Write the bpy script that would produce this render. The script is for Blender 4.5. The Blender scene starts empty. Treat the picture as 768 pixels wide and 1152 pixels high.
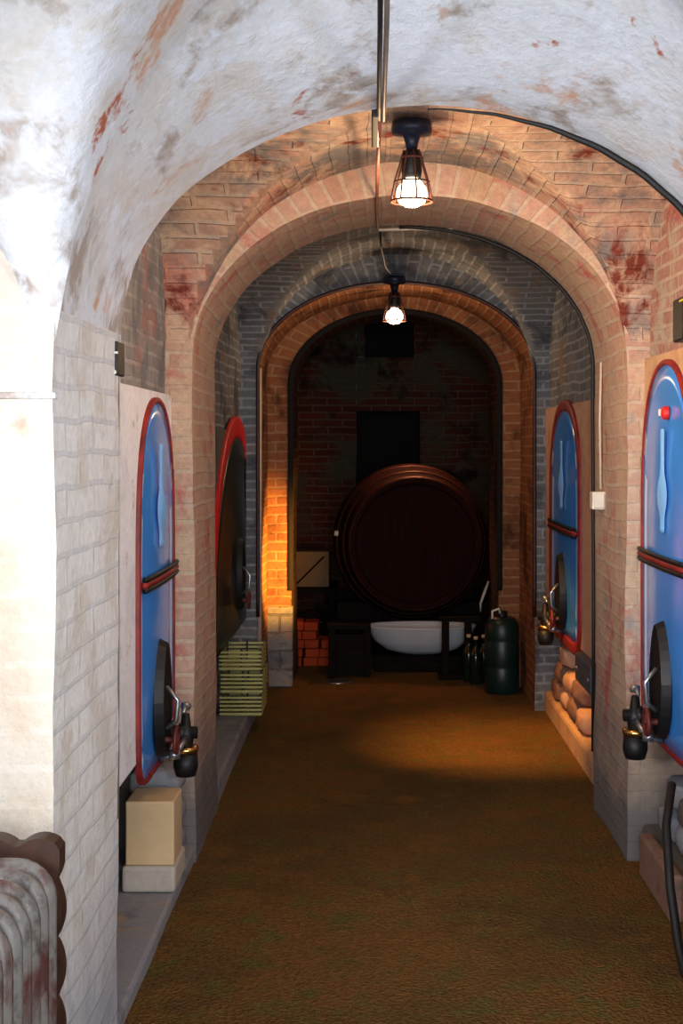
import bpy, bmesh, math, random
from mathutils import Vector, Matrix, noise
random.seed(7)
PI = math.pi
scene = bpy.context.scene
COL = scene.collection

# ------------------------------------------------------------------ materials
def srgb(r, g, b):
    f = lambda c: (c/255/12.92) if c/255 <= .04045 else ((c/255+.055)/1.055)**2.4
    return (f(r), f(g), f(b), 1)

class NT:
    def __init__(s, name):
        s.m = bpy.data.materials.new(name); s.m.use_nodes = True
        s.t = s.m.node_tree; s.t.nodes.clear()
        s.out = s.n('ShaderNodeOutputMaterial'); s.b = s.n('ShaderNodeBsdfPrincipled')
        s.t.links.new(s.b.outputs[0], s.out.inputs[0])
    def n(s, t, **k):
        x = s.t.nodes.new(t)
        for a, b in k.items(): setattr(x, a, b)
        return x
    def l(s, a, b): s.t.links.new(a, b)
    def coord(s, which='Object'):
        return s.n('ShaderNodeTexCoord').outputs[which]
    def geo(s): return s.n('ShaderNodeNewGeometry').outputs['Position']
    def noise(s, vec, scale, detail=4, rough=.6, dist=0, stretch=None):
        if stretch:
            mp = s.n('ShaderNodeMapping'); mp.inputs['Scale'].default_value = stretch
            s.l(vec, mp.inputs['Vector']); vec = mp.outputs[0]
        x = s.n('ShaderNodeTexNoise'); s.l(vec, x.inputs['Vector'])
        x.inputs['Scale'].default_value = scale; x.inputs['Detail'].default_value = detail
        x.inputs['Roughness'].default_value = rough; x.inputs['Distortion'].default_value = dist
        return x.outputs['Fac']
    def ramp(s, fac, a, b, c0=(0,0,0,1), c1=(1,1,1,1)):
        r = s.n('ShaderNodeValToRGB'); s.l(fac, r.inputs[0])
        r.color_ramp.elements[0].position = a; r.color_ramp.elements[1].position = b
        r.color_ramp.elements[0].color = c0; r.color_ramp.elements[1].color = c1
        return r.outputs[0]
    def mix(s, fac, a, b, mode='MIX'):
        x = s.n('ShaderNodeMix', data_type='RGBA', blend_type=mode)
        for i, v in ((0, fac), (6, a), (7, b)):
            if hasattr(v, 'links'): s.l(v, x.inputs[i])
            else: x.inputs[i].default_value = v
        return x.outputs[2]
    def bump(s, h, strength, dist=.01, prev=None):
        x = s.n('ShaderNodeBump'); x.inputs['Strength'].default_value = strength
        x.inputs['Distance'].default_value = dist; s.l(h, x.inputs['Height'])
        if prev is not None: s.l(prev, x.inputs['Normal'])
        return x.outputs[0]
    def fin(s, col, rough=.9, normal=None, metal=0, spec=None):
        if hasattr(col, 'links'): s.l(col, s.b.inputs['Base Color'])
        else: s.b.inputs['Base Color'].default_value = col
        s.b.inputs['Roughness'].default_value = rough; s.b.inputs['Metallic'].default_value = metal
        if spec is not None: s.b.inputs['Specular IOR Level'].default_value = spec
        if normal is not None: s.l(normal, s.b.inputs['Normal'])
        return s.m

def brick_mat(name, c1, c2, mortar, patches, wash=None, wash_amt=(.45, .6), bw=.27, bh=.075,
              dirt=None, bump=.5, patch_scale=3.0, seed=0., fine_amt=.5, msize=.010):
    """bricks laid by UV, with colour patches [(colour, lo, hi, scale)], whitewash and low dirt"""
    t = NT(name); uv = t.coord('UV'); g = t.geo()
    wob = t.n('ShaderNodeTexNoise'); t.l(uv, wob.inputs['Vector']); wob.inputs['Scale'].default_value = 5
    add = t.n('ShaderNodeMix', data_type='RGBA', blend_type='LINEAR_LIGHT'); add.inputs[0].default_value = .010
    t.l(uv, add.inputs[6]); t.l(wob.outputs['Color'], add.inputs[7])
    br = t.n('ShaderNodeTexBrick'); t.l(add.outputs[2], br.inputs['Vector'])
    br.inputs['Scale'].default_value = 1; br.inputs['Brick Width'].default_value = bw; br.inputs['Row Height'].default_value = bh
    br.inputs['Mortar Size'].default_value = msize; br.inputs['Mortar Smooth'].default_value = .4; br.inputs['Bias'].default_value = 0
    br.inputs['Color1'].default_value = c1; br.inputs['Color2'].default_value = c2; br.inputs['Mortar'].default_value = mortar
    mp = t.n('ShaderNodeMapping'); mp.inputs['Location'].default_value = (seed, seed*1.7, seed*.6); t.l(g, mp.inputs['Vector'])
    gp = mp.outputs[0]
    col = br.outputs['Color']
    for i, (pc, lo, hi, sc) in enumerate(patches):
        mp2 = t.n('ShaderNodeMapping'); mp2.inputs['Location'].default_value = (3.1*i, 1.3*i, 7.7*i); t.l(gp, mp2.inputs['Vector'])
        f = t.ramp(t.noise(mp2.outputs[0], sc, 5, .65, .4), lo, hi)
        col = t.mix(f, col, pc)
    if wash:
        f = t.ramp(t.noise(gp, patch_scale*1.3, 6, .7, .5), wash_amt[0], wash_amt[1])
        col = t.mix(f, col, wash)
    fine = t.noise(gp, 42, 4, .7)
    col = t.mix(fine_amt, col, t.ramp(fine, .3, .7, (.5, .5, .5, 1), (1.0, 1.0, 1.0, 1)), 'MULTIPLY')
    sp = t.n('ShaderNodeSeparateXYZ'); t.l(g, sp.inputs[0])
    if dirt:
        add2 = t.n('ShaderNodeMath', operation='MULTIPLY_ADD'); t.l(t.noise(gp, 5, 4), add2.inputs[0]); add2.inputs[1].default_value = .7; t.l(sp.outputs[2], add2.inputs[2])
        f = t.ramp(add2.outputs[0], dirt[1], dirt[2], (1,1,1,1), (0,0,0,1))
        col = t.mix(f, col, dirt[0])
    n1 = t.bump(br.outputs['Fac'], bump*.8, -.008)
    n2 = t.bump(t.noise(gp, 14, 6, .7), .6, .016, n1)
    n3 = t.bump(fine, .35, .006, n2)
    return t.fin(col, .93, n3, spec=.15)

M = {}
W = srgb
M['white_vault'] = brick_mat('whitewashed_vault', W(218,222,230), W(213,217,225), W(216,220,228),
    [(W(212,208,206), .46, .58, 2.4), (W(172,160,152), .54, .62, 2.9), (W(206,166,144), .585, .65, 3.1), (W(176,100,78), .64, .69, 4.5)],
    wash=W(222,227,238), wash_amt=(.50,.60), bump=.08, seed=2.3, fine_amt=.25)
M['white_face'] = brick_mat('cream_whitewash_brick', W(212,203,191), W(207,197,184), W(216,207,197),
    [(W(202,184,164), .52, .66, 2.5), (W(190,150,128), .64, .72, 3.0)], bump=.15, seed=5.1, fine_amt=.25)
M['white_pier'] = brick_mat('white_painted_brick', W(234,233,232), W(228,227,226), W(214,215,218),
    [(W(214,208,200), .50, .62, 4), (W(190,192,198), .60, .70, 6)], bump=.5, seed=8.2,
    dirt=(W(166,174,190), .35, 1.0), msize=.008, fine_amt=.35)
M['bay_brick'] = brick_mat('grey_pink_vault_brick', W(196,166,146), W(184,150,132), W(196,178,162),
    [(W(204,140,122), .50, .62, 2.2), (W(136,132,130), .47, .60, 2.6), (W(128,62,50), .56, .64, 3.0), (W(222,196,168), .58, .68, 3.6)],
    wash=W(214,182,156), wash_amt=(.50,.62), bump=.9, seed=1.1, bw=.26, bh=.06)
M['lunette_grey'] = brick_mat('grey_lunette_brick', W(158,156,156), W(142,141,142), W(172,170,168),
    [(W(186,128,120), .54, .64, 3.1), (W(124,126,132), .50, .62, 3.4)], bump=.6, seed=3.9, bw=.26, bh=.055)
M['lunette_pink'] = brick_mat('pink_lunette_brick', W(176,140,128), W(162,124,116), W(188,166,152),
    [(W(164,96,90), .52, .62, 3.1), (W(180,170,156), .54, .64, 4.4)], bump=.6, seed=6.9, bw=.26, bh=.055)
M['arch_pink'] = brick_mat('pink_arch_brick', W(206,170,148), W(196,154,136), W(208,186,166),
    [(W(204,178,150), .50, .60, 3.0), (W(196,112,106), .56, .66, 3.8), (W(166,158,150), .56, .66, 4.6)],
    wash=W(208,180,154), wash_amt=(.48,.62), bump=.6, seed=4.4, bw=.26, bh=.065, dirt=(W(116,112,110), .50, 1.0))
M['bay_dark'] = brick_mat('dark_grey_brick', W(136,138,140), W(114,115,118), W(162,164,168),
    [(W(88,90,96), .5, .62, 3), (W(150,128,114), .57, .66, 4)], bump=.8, seed=9.4, bw=.26, bh=.055)
M['far_brick'] = brick_mat('far_brown_brick', W(158,104,70), W(142,88,60), W(166,124,90),
    [(W(84,52,40), .5, .64, 3), (W(150,110,80), .58, .68, 4)], bump=.9, seed=10.4, bw=.25, bh=.06)
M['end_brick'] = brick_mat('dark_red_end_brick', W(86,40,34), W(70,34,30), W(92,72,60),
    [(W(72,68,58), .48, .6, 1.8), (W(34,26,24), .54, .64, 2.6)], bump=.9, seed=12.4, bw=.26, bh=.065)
M['rough_stone'] = brick_mat('rough_grey_stone', W(150,146,142), W(126,124,124), W(112,112,114),
    [(W(172,150,128), .5, .62, 5), (W(96,98,102), .54, .64, 7)], bump=1, seed=14.4, bw=.3, bh=.12)

def plaster(name, base, stain, dark=None, amt=(.5,.65), sc=4, seed=0, rough=.85):
    t = NT(name); g = t.geo()
    mp = t.n('ShaderNodeMapping'); mp.inputs['Location'].default_value = (seed,)*3; t.l(g, mp.inputs['Vector']); g = mp.outputs[0]
    col = t.mix(t.ramp(t.noise(g, sc, 5, .65, .3), amt[0], amt[1]), base, stain)
    if dark: col = t.mix(t.ramp(t.noise(g, sc*2.1, 5, .7), .58, .68), col, dark)
    fine = t.noise(g, 40, 4, .7)
    col = t.mix(.35, col, t.ramp(fine, .3, .7, (.55,.55,.55,1), (1,1,1,1)), 'MULTIPLY')
    return t.fin(col, rough, t.bump(t.noise(g, 18, 5, .65), .4, .01), spec=.2)
M['panel_white'] = plaster('white_plaster_panel', W(246,248,254), W(228,230,238), W(206,200,196), seed=1)
M['panel_tan'] = plaster('tan_plaster_panel', W(206,168,132), W(186,140,108), W(160,104,84), seed=2)
M['panel_pink'] = plaster('pink_plaster_panel', W(208,164,136), W(188,136,112), W(170,110,96), seed=3)
M['panel_grey'] = plaster('grey_plaster_panel', W(110,104,96), W(84,80,76), seed=4)
M['concrete'] = plaster('grey_concrete', W(148,150,156), W(116,120,130), W(168,150,132), seed=5)
M['concrete_dark'] = plaster('dark_concrete', W(96,92,90), W(66,66,70), W(120,92,74), seed=6)
M['slab'] = plaster('pale_stone_slab', W(200,190,178), W(176,166,158), seed=7)
M['terracotta'] = plaster('terracotta_block', W(140,108,94), W(124,92,80), W(100,84,78), seed=8)
M['brick_red'] = plaster('loose_red_brick', W(176,66,34), W(150,50,28), W(110,44,30), seed=9)

def gravel():
    t = NT('brown_gravel_floor'); g = t.geo()
    n1 = t.noise(g, 1.3, 5, .6, .3); n2 = t.noise(g, 60, 5, .75); n3 = t.noise(g, 7, 5, .7)
    col = t.mix(t.ramp(n1, .42, .6), W(128,92,50), W(104,80,48))
    col = t.mix(t.ramp(n3, .5, .66), col, W(104,98,50))
    col = t.mix(t.ramp(t.noise(g, 2.6, 4, .6), .56, .7), col, W(132,96,50))
    v = t.n('ShaderNodeTexVoronoi'); t.l(g, v.inputs['Vector']); v.inputs['Scale'].default_value = 85
    col = t.mix(.8, col, t.ramp(n2, .3, .72, (.4,.4,.4,1), (1.25,1.2,1.1,1)), 'MULTIPLY')
    b = t.bump(v.outputs['Distance'], .9, .012)
    return t.fin(col, .95, t.bump(n2, .6, .01, b), spec=.1)
M['gravel'] = gravel()

def simple(name, c, rough=.5, metal=0, var=.2, sc=12, bump=.1, spec=None, coat=0):
    t = NT(name); o = t.coord('Object')
    n = t.noise(o, sc, 4, .6)
    lo = tuple(max(0, 1-var*1.6) for _ in range(3)) + (1,); hi = (1+var*.3,)*3 + (1,)
    col = t.mix(1, c, t.ramp(n, .3, .7, lo, hi), 'MULTIPLY')
    m = t.fin(col, rough, t.bump(n, bump, .004), metal, spec)
    t.b.inputs['Coat Weight'].default_value = coat; t.b.inputs['Coat Roughness'].default_value = .15
    return m
M['blue'] = simple('glossy_blue_enamel', W(66,156,255), .25, 0, .05, 3, .02, .5, .5)
M['blue_highlight'] = simple('highlight_pale_blue', W(180,224,255), .3, 0, .04, 3, .02)  # colour of the painted edge highlight on the cask heads
M['blue_glint'] = simple('glint_pale_blue', W(130,194,255), .3, 0, .04, 3, .02)  # colour of the modelled reflection on the cask heads
M['red_rim'] = simple('dark_red_paint', W(150,36,34), .55, 0, .35, 14)
M['red_bright'] = simple('bright_red_paint', W(226,34,34), .5, 0, .15, 14)
M['maroon'] = simple('maroon_iron_band', W(58,20,20), .5, 0, .4, 16)
M['black_iron'] = simple('black_iron', W(24,25,28), .5, .3, .3, 20)
M['blue_black'] = simple('blue_black_iron', W(22,36,60), .4, .3, .3, 20)
M['rust_wire'] = simple('rusty_wire', W(96,48,32), .6, .3, .4, 30)
M['steel'] = simple('grey_steel', W(176,180,186), .3, .9, .15, 20)
M['brass'] = simple('brass', W(214,170,104), .25, 1, .15, 20)
M['wheel_red'] = simple('dull_red_handwheel', W(104,38,34), .5, .1, .3, 20)
M['dark_green'] = simple('dark_green_paint', W(22,44,36), .35, 0, .4, 5)
M['rad'] = simple('grey_cast_iron', W(120,118,116), .42, .25, .35, 9, .2)
t_ = NT('patchy_cast_iron'); o_ = t_.coord('Object')
n_ = t_.noise(o_, 7, 5, .7, .3, (1,1,.6))
c_ = t_.mix(t_.ramp(n_, .46, .58), W(128,125,122), W(88,46,44))
c_ = t_.mix(t_.ramp(t_.noise(o_, 22, 4, .7), .5, .7), c_, W(74,66,64))
M['rad'] = t_.fin(c_, .45, t_.bump(n_, .3, .006), .2)
M['rad_red'] = simple('rusty_red_cast_iron', W(98,52,46), .5, .2, .4, 9, .2)
M['rad_brown'] = simple('brown_cast_iron', W(74,46,34), .5, .2, .45, 9, .2)
M['white_plastic'] = simple('white_plastic', W(232,226,212), .4, 0, .08, 8)
M['pvc'] = simple('cream_conduit', W(222,206,186), .45, 0, .1, 8)
M['grey_cable'] = simple('grey_conduit', W(116,104,96), .5, 0, .2, 8)
M['black_cable'] = simple('black_cable', W(18,15,15), .6, 0, .2, 8)
M['pink_cable'] = simple('pale_red_cable', W(150,84,66), .6, 0, .2, 8)
M['timber_pale'] = simple('pale_timber', W(222,190,146), .7, 0, .14, 4, .1)
M['cardboard'] = simple('aged_cardboard', W(128,98,70), .8, 0, .14, 4, .1)
M['teal'] = simple('teal_plastic', W(8,40,36), .4, 0, .2, 6)
M['crate_yellow'] = simple('yellow_green_plastic', W(186,182,110), .5, 0, .2, 6)
M['basin'] = simple('white_enamel', W(214,218,228), .4, 0, .08, 6)
M['glass_dark'] = simple('dark_bottle_glass', W(20,34,24), .12, 0, .2, 6)
M['yellow_tape'] = simple('yellow_tape', W(214,200,60), .5, 0, .2, 6)
M['slate'] = simple('slate_grey_plate', W(84,90,98), .6, 0, .2, 12)
M['void'] = simple('near_black_masonry', W(14,10,10), .95, 0, .3, 5)

def wood(name, a, b, sc=6, stretch=(1,12,12)):
    t = NT(name); o = t.coord('Object')
    n = t.noise(o, sc, 5, .65, .5, stretch)
    col = t.mix(t.ramp(n, .35, .65), a, b)
    return t.fin(col, .8, t.bump(n, .35, .006), spec=.08)
M['barrel_wood'] = wood('old_barrel_oak', W(50,22,18), W(26,13,13), 6, (8,.6,8))
M['barrel_head'] = wood('dark_barrel_head_oak', W(44,18,14), W(30,13,11), 5, (9,1,1))
M['hoop'] = simple('rusty_hoop_iron', W(84,34,24), .45, .4, .4, 16)
M['dark_wood'] = wood('dark_old_timber', W(30,24,22), W(18,15,14), 5, (1,8,8))

def emis(name, c, s):
    t = NT(name); t.fin(c, .3)
    t.b.inputs['Emission Color'].default_value = c; t.b.inputs['Emission Strength'].default_value = s
    return t.m
M['bulb'] = emis('glowing_bulb', W(255,226,190), 9)

# ------------------------------------------------------------------ helpers
def J(p, amp=1.0):
    """gentle hand-built waviness shared by all masonry so seams stay closed"""
    v = Vector(p)
    return v + (noise.noise_vector(v*1.4)*.014 + noise.noise_vector(v*6+Vector((9,3,1)))*.005)*amp

def link(name, bm, mat, parent=None, smooth=False, kind=None):
    me = bpy.data.meshes.new(name)
    if parent is not None:
        org = wloc(parent)
        for v in bm.verts: v.co -= org
    bm.to_mesh(me); bm.free()
    for m in (mat if isinstance(mat, (list, tuple)) else [mat]): me.materials.append(m)
    if smooth:
        for p in me.polygons: p.use_smooth = True
    o = bpy.data.objects.new(name, me); COL.objects.link(o)
    if parent is not None: o.parent = parent
    if kind: o['kind'] = kind
    return o
def wloc(o):
    l = o.location.copy()
    while o.parent: o = o.parent; l += o.location
    return l
def tag(o, label, cat, group=None):
    o['label'] = label; o['category'] = cat
    if group: o['group'] = group
    return o
def thing(name, loc, label, cat, group=None):
    o = bpy.data.objects.new(name, None); COL.objects.link(o); o.location = loc; o.empty_display_size = .1
    return tag(o, label, cat, group)
def single(name, bm, mat, loc, label, cat, group=None, smooth=False):
    org = Vector(loc)
    for v in bm.verts: v.co -= org
    o = link(name, bm, mat, None, smooth); o.location = org
    return tag(o, label, cat, group)
def copy_tree(o, parent=None):
    c = o.copy(); COL.objects.link(c); c.parent = parent
    for ch in list(o.children): copy_tree(ch, c)
    return c

def BM(): return bmesh.new()
def box(bm, lo, hi, bev=0, seg=2, rot=None, mi=0):
    lo, hi = Vector(lo), Vector(hi); c = (lo+hi)/2; s = hi-lo
    r = bmesh.ops.create_cube(bm, size=1)
    vs = r['verts']
    for v in vs: v.co = Vector((v.co.x*s.x, v.co.y*s.y, v.co.z*s.z))
    fs = set(f for v in vs for f in v.link_faces)
    for f in fs: f.material_index = mi
    if bev:
        es = list(set(e for v in vs for e in v.link_edges))
        rr = bmesh.ops.bevel(bm, geom=es, offset=bev, segments=seg, affect='EDGES', profile=.5)
        vs = list(set(v for f in rr['faces'] for v in f.verts) | set(v for v in vs if v.is_valid))
    for v in vs:
        if rot is not None: v.co = rot @ v.co
        v.co += c
    return vs
def frame_of(d):
    d = d.normalized(); a = Vector((0,0,1)) if abs(d.z) < .9 else Vector((1,0,0))
    u = d.cross(a).normalized(); return u, d.cross(u).normalized()
def tube(bm, pts, r, seg=8, closed=False, cap=True, squash=1, mi=0):
    pts = [Vector(p) for p in pts]; n = len(pts); rings = []
    rs = r if isinstance(r, (list, tuple)) else [r]*n
    pu = None
    for i, p in enumerate(pts):
        if closed: d = pts[(i+1) % n]-pts[i-1]
        else: d = pts[min(i+1, n-1)]-pts[max(i-1, 0)]
        if d.length < 1e-9: d = Vector((0,0,1))
        d.normalize()
        if pu is None: u, w = frame_of(d)
        else:
            u = pu - d*pu.dot(d)
            if u.length < 1e-6: u, w = frame_of(d)
            u.normalize(); w = d.cross(u).normalized()
        pu = u
        rings.append([bm.verts.new(p + (u*math.cos(2*PI*k/seg) + w*math.sin(2*PI*k/seg)*squash)*rs[i]) for k in range(seg)])
    fs = []
    for i in range(n if closed else n-1):
        a, b = rings[i], rings[(i+1) % n]
        for k in range(seg): fs.append(bm.faces.new((a[k], a[(k+1)%seg], b[(k+1)%seg], b[k])))
    if cap and not closed:
        fs.append(bm.faces.new(rings[0][::-1])); fs.append(bm.faces.new(rings[-1]))
    for f in fs: f.material_index = mi; f.smooth = True
def lathe(bm, prof, origin, axis=(0,0,1), seg=32, mi=0):
    o = Vector(origin); d = Vector(axis).normalized(); u, w = frame_of(d)
    rings = []
    for (r, h) in prof:
        if r < 1e-6: rings.append([bm.verts.new(o+d*h)])
        else: rings.append([bm.verts.new(o+d*h+(u*math.cos(2*PI*k/seg)+w*math.sin(2*PI*k/seg))*r) for k in range(seg)])
    for a, b in zip(rings, rings[1:]):
        for k in range(seg):
            k2 = (k+1) % seg
            if len(a) == 1 and len(b) == 1: continue
            if len(a) == 1: f = bm.faces.new((a[0], b[k2], b[k]))
            elif len(b) == 1: f = bm.faces.new((a[k], a[k2], b[0]))
            else: f = bm.faces.new((a[k], a[k2], b[k2], b[k]))
            f.smooth = True; f.material_index = mi
def torus(bm, c, axis, R, r, n=28, seg=8, squash_axis=None):
    c = Vector(c); u, w = frame_of(Vector(axis))
    tube(bm, [c+(u*math.cos(2*PI*k/n)+w*math.sin(2*PI*k/n))*R for k in range(n)], r, seg, closed=True)
def grid(bm, f, nu, nv, jit=True, mi=0, smooth=True):
    """f(u,v) -> (pos, uv)"""
    uvl = bm.loops.layers.uv.verify()
    V, U = [], []
    for i in range(nu+1):
        rv, ru = [], []
        for j in range(nv+1):
            p, uv = f(i/nu, j/nv)
            rv.append(bm.verts.new(J(p) if jit else Vector(p))); ru.append(uv)
        V.append(rv); U.append(ru)
    for i in range(nu):
        for j in range(nv):
            idx = ((i,j),(i+1,j),(i+1,j+1),(i,j+1))
            fc = bm.faces.new([V[a][b] for a, b in idx]); fc.smooth = smooth; fc.material_index = mi
            for lp, (a, b) in zip(fc.loops, idx): lp[uvl].uv = U[a][b]
def plane_x(bm, x, y0, y1, z0, z1, mi=0, step=.08, jit=True):
    grid(bm, lambda u, v: ((x, y0+(y1-y0)*u, z0+(z1-z0)*v), (y0+(y1-y0)*u, z0+(z1-z0)*v)), max(1, int((y1-y0)/step)), max(1, int((z1-z0)/step)), jit, mi)
def plane_y(bm, y, x0, x1, z0, z1, mi=0, step=.08, jit=True):
    grid(bm, lambda u, v: ((x0+(x1-x0)*u, y, z0+(z1-z0)*v), (x0+(x1-x0)*u, z0+(z1-z0)*v)), max(1, int((x1-x0)/step)), max(1, int((z1-z0)/step)), jit, mi)
def plane_z(bm, z, x0, x1, y0, y1, mi=0, step=.1, jit=True):
    grid(bm, lambda u, v: ((x0+(x1-x0)*u, y0+(y1-y0)*v, z), (x0+(x1-x0)*u, y0+(y1-y0)*v)), max(1, int((x1-x0)/step)), max(1, int((y1-y0)/step)), jit, mi)

# ------------------------------------------------------------------ the cellar shell
XL, XR = -.68, .985          # corridor faces of the piers
NL, NR = -.755, 1.04         # wall planes in the side bays
A0, A1 = 2.87, 3.58          # arch A (near, whitewashed)
B0, B1 = 5.13, 5.86
C0, C1 = 8.03, 8.80
D1 = 9.55
END = 12.0

def arch_profile(xl, xr, zs, rise, n=40, nz=22):
    c, a = (xl+xr)/2, (xr-xl)/2
    pts = [(xl, zs*i/nz) for i in range(nz)]
    pts += [(c-a*math.cos(PI*i/n), zs+rise*math.sin(PI*i/n)) for i in range(n+1)]
    pts += [(xr, zs*(1-(i+1)/nz)) for i in range(nz)]
    return pts
def arch_block(name, y0, y1, xl, xr, zs, rise, ol, orr, top, mats, back=True, flare=0):
    """mats: [front, soffit, pier, back]"""
    bm = BM(); P = arch_profile(xl, xr, zs, rise); n = len(P)
    L = [0]
    for a, b in zip(P, P[1:]): L.append(L[-1]+math.hypot(b[0]-a[0], b[1]-a[1]))
    def outer(p):
        x, z = p
        if z <= zs+1e-6 and abs(x-xl) < 1e-6: return (ol, z)
        if z <= zs+1e-6 and abs(x-xr) < 1e-6: return (orr, z)
        c = (xl+xr)/2; dx, dz = x-c, z-zs
        k = 1e9
        if dx < -1e-6: k = min(k, (ol-c)/dx)
        if dx > 1e-6: k = min(k, (orr-c)/dx)
        if dz > 1e-6: k = min(k, (top-zs)/dz)
        return (c+dx*k, zs+dz*k)
    O = [outer(p) for p in P]
    uvl = bm.loops.layers.uv.verify()
    PF = arch_profile(xl, xr, zs, rise+flare)
    def strip(y, mi, P=P):
        m = 14
        rows = []
        for (p, q, l) in zip(P, O, L):
            d = math.hypot(q[0]-p[0], q[1]-p[1]); row = []
            for j in range(m+1):
                t = (j/m)**1.4
                row.append((bm.verts.new(J((p[0]+(q[0]-p[0])*t, y, p[1]+(q[1]-p[1])*t))), (p[0]+(q[0]-p[0])*t, p[1]+(q[1]-p[1])*t), (d*t, l)))
            rows.append(row)
        for i in range(n-1):
            for j in range(m):
                q = (rows[i][j], rows[i+1][j], rows[i+1][j+1], rows[i][j+1])
                f = bm.faces.new([v[0] for v in q]); f.material_index = mi; f.smooth = True
                ring = P[i][1] >= zs-.05 and q[2][2][0] < .30
                for lp, v in zip(f.loops, q): lp[uvl].uv = v[2] if ring else v[1]
    strip(y0, 0, PF)
    if back: strip(y1, 3)
    m = max(4, int((y1-y0)/.07))
    rows = [[(bm.verts.new(J((p[0], y0+(y1-y0)*j/m, pf[1]+(p[1]-pf[1])*(1-(1-j/m)**1.6)))), (y0+(y1-y0)*j/m, l)) for j in range(m+1)] for p, pf, l in zip(P, PF, L)]
    for i in range(n-1):
        straight = P[i][1] < zs-.001 and P[i+1][1] < zs+.001
        for j in range(m):
            q = (rows[i][j], rows[i+1][j], rows[i+1][j+1], rows[i][j+1])
            f = bm.faces.new([v[0] for v in q]); f.material_index = 2 if straight else 1; f.smooth = True
            for lp, v in zip(f.loops, q): lp[uvl].uv = v[1]
    return link(name, bm, mats, kind='structure')

arch_block('wall_front_arch', A0, A1, XL, XR, 1.885, .625, -1.9, 2.3, 3.3,
           [M['white_face'], M['white_vault'], M['white_pier'], M['bay_brick']], flare=.30)
arch_block('wall_middle_arch', B0, B1, XL, XR, 1.95, .615, -1.15, 1.45, 3.3,
           [M['arch_pink'], M['arch_pink'], M['arch_pink'], M['bay_dark']])
arch_block('wall_far_arch', C0, C1, XL, XR, 2.06, .515, -1.15, 1.45, 3.3,
           [M['bay_dark'], M['far_brick'], M['far_brick'], M['far_brick']])
arch_block('wall_inner_arch', C1+.005, D1, -.53, .85, 2.0, .48, -1.15, 1.45, 3.3,
           [M['far_brick'], M['end_brick'], M['end_brick'], M['end_brick']])

def vault(name, y0, y1, xl, xr, zs, rl, rt, mat, xwl=None, xwr=None, nx=60, ny=50):
    cx, ax = (xl+xr)/2, (xr-xl)/2; cy, ay = (y0+y1)/2, (y1-y0)/2
    xwl = xl if xwl is None else xwl; xwr = xr if xwr is None else xwr
    bm = BM()
    def f(u, v):
        x = xwl+(xwr-xwl)*u; y = y0+(y1-y0)*v
        dx = (x-cx)/ax; dy = (y-cy)/ay
        zl = zs+rl*math.sqrt(max(0, 1-dx*dx)) if abs(dx) <= 1 else -9
        zt = zs+rt*math.sqrt(max(0, 1-dy*dy))
        if zl > zt: z, uv = zl, (y, math.acos(max(-1, min(1, dx)))*ax*.9)
        else: z, uv = zt, (x, math.acos(max(-1, min(1, dy)))*ay*.95)
        return (x, y, z), uv
    grid(bm, f, nx, ny)
    return link(name, bm, mat, kind='structure')
vault('ceiling', A1-.01, B0+.01, XL, XR, 1.93, .76, .74, M['bay_brick'], NL-.07, NR+.07)
vault('ceiling.001', B1-.01, C0+.01, XL, XR, 1.97, .78, .72, M['bay_dark'], NL-.07, NR+.07)
# near bay above the camera: whitewashed groin vault, with the side cell rising to the left of the pier
bm = BM()
def fnear(u, v):
    x = -1.9+4.2*u; y = -.55+(A0+.01+.55)*v
    cx, ax = (XL+XR)/2, (XR-XL)/2; dx = (x-cx)/ax; dy = (y-1.16)/1.712
    zl = 1.72+1.06*math.sqrt(max(0, 1-dx*dx)) if abs(dx) <= 1 else 1.72+1.05*math.sin(min(PI/2, (abs(x-cx)-ax)*1.9))**.85
    zt = 1.72+1.06*math.sqrt(max(0, 1-dy*dy))
    k_ = .16; hh_ = max(k_-abs(zl-zt), 0)/k_
    return (x, y, max(zl, zt)+hh_*hh_*k_*.25), (x, y)
grid(bm, fnear, 90, 70)
link('ceiling.002', bm, M['white_vault'], kind='structure')
# end chamber ceiling
bm = BM()
grid(bm, lambda u, v: ((-1.15+2.6*u, D1-.02+(END-D1+.04)*v, 2.35+.75*math.sin(PI*u)), (u*2.6, v*2.5)), 30, 20)
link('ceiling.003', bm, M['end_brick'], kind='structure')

# floor
bm = BM(); plane_z(bm, 0, -1.9, 2.3, -.6, END, step=.12)
link('floor', bm, M['gravel'], kind='structure')

# side walls of the bays: upper wall stands forward over a low recess
def side_wall(name, x, xr_, y0, y1, mat, low, zc=.55):
    bm = BM()
    x += -.035 if x < 0 else .035
    plane_x(bm, x, y0, y1, zc, 3.0)
    lo, hi = min(x, xr_), max(x, xr_)
    plane_z(bm, zc, lo, hi, y0, y1, 1)
    plane_x(bm, xr_, y0, y1, 0, zc, 1)
    return link(name, bm, [mat, low], kind='structure')
side_wall('wall_left', NL, -1.1, A1, B0, M['lunette_grey'], M['rough_stone'])
side_wall('wall_left.001', NL, -1.1, B1, C0, M['bay_dark'], M['rough_stone'])
side_wall('wall_right', NR, 1.38, A1, B0, M['lunette_pink'], M['rough_stone'])
side_wall('wall_right.001', NR, 1.38, B1, C0, M['bay_dark'], M['rough_stone'])
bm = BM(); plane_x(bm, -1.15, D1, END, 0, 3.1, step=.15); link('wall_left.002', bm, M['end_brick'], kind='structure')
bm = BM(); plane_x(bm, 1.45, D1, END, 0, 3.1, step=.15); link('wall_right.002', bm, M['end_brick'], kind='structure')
bm = BM(); plane_x(bm, -1.9, -.55, A0, 0, 3.1, step=.15); link('wall_left.003', bm, M['white_face'], kind='structure')
bm = BM(); plane_x(bm, 2.3, -.55, A0, 0, 3.1, step=.15); link('wall_right.003', bm, M['white_face'], kind='structure')
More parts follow.
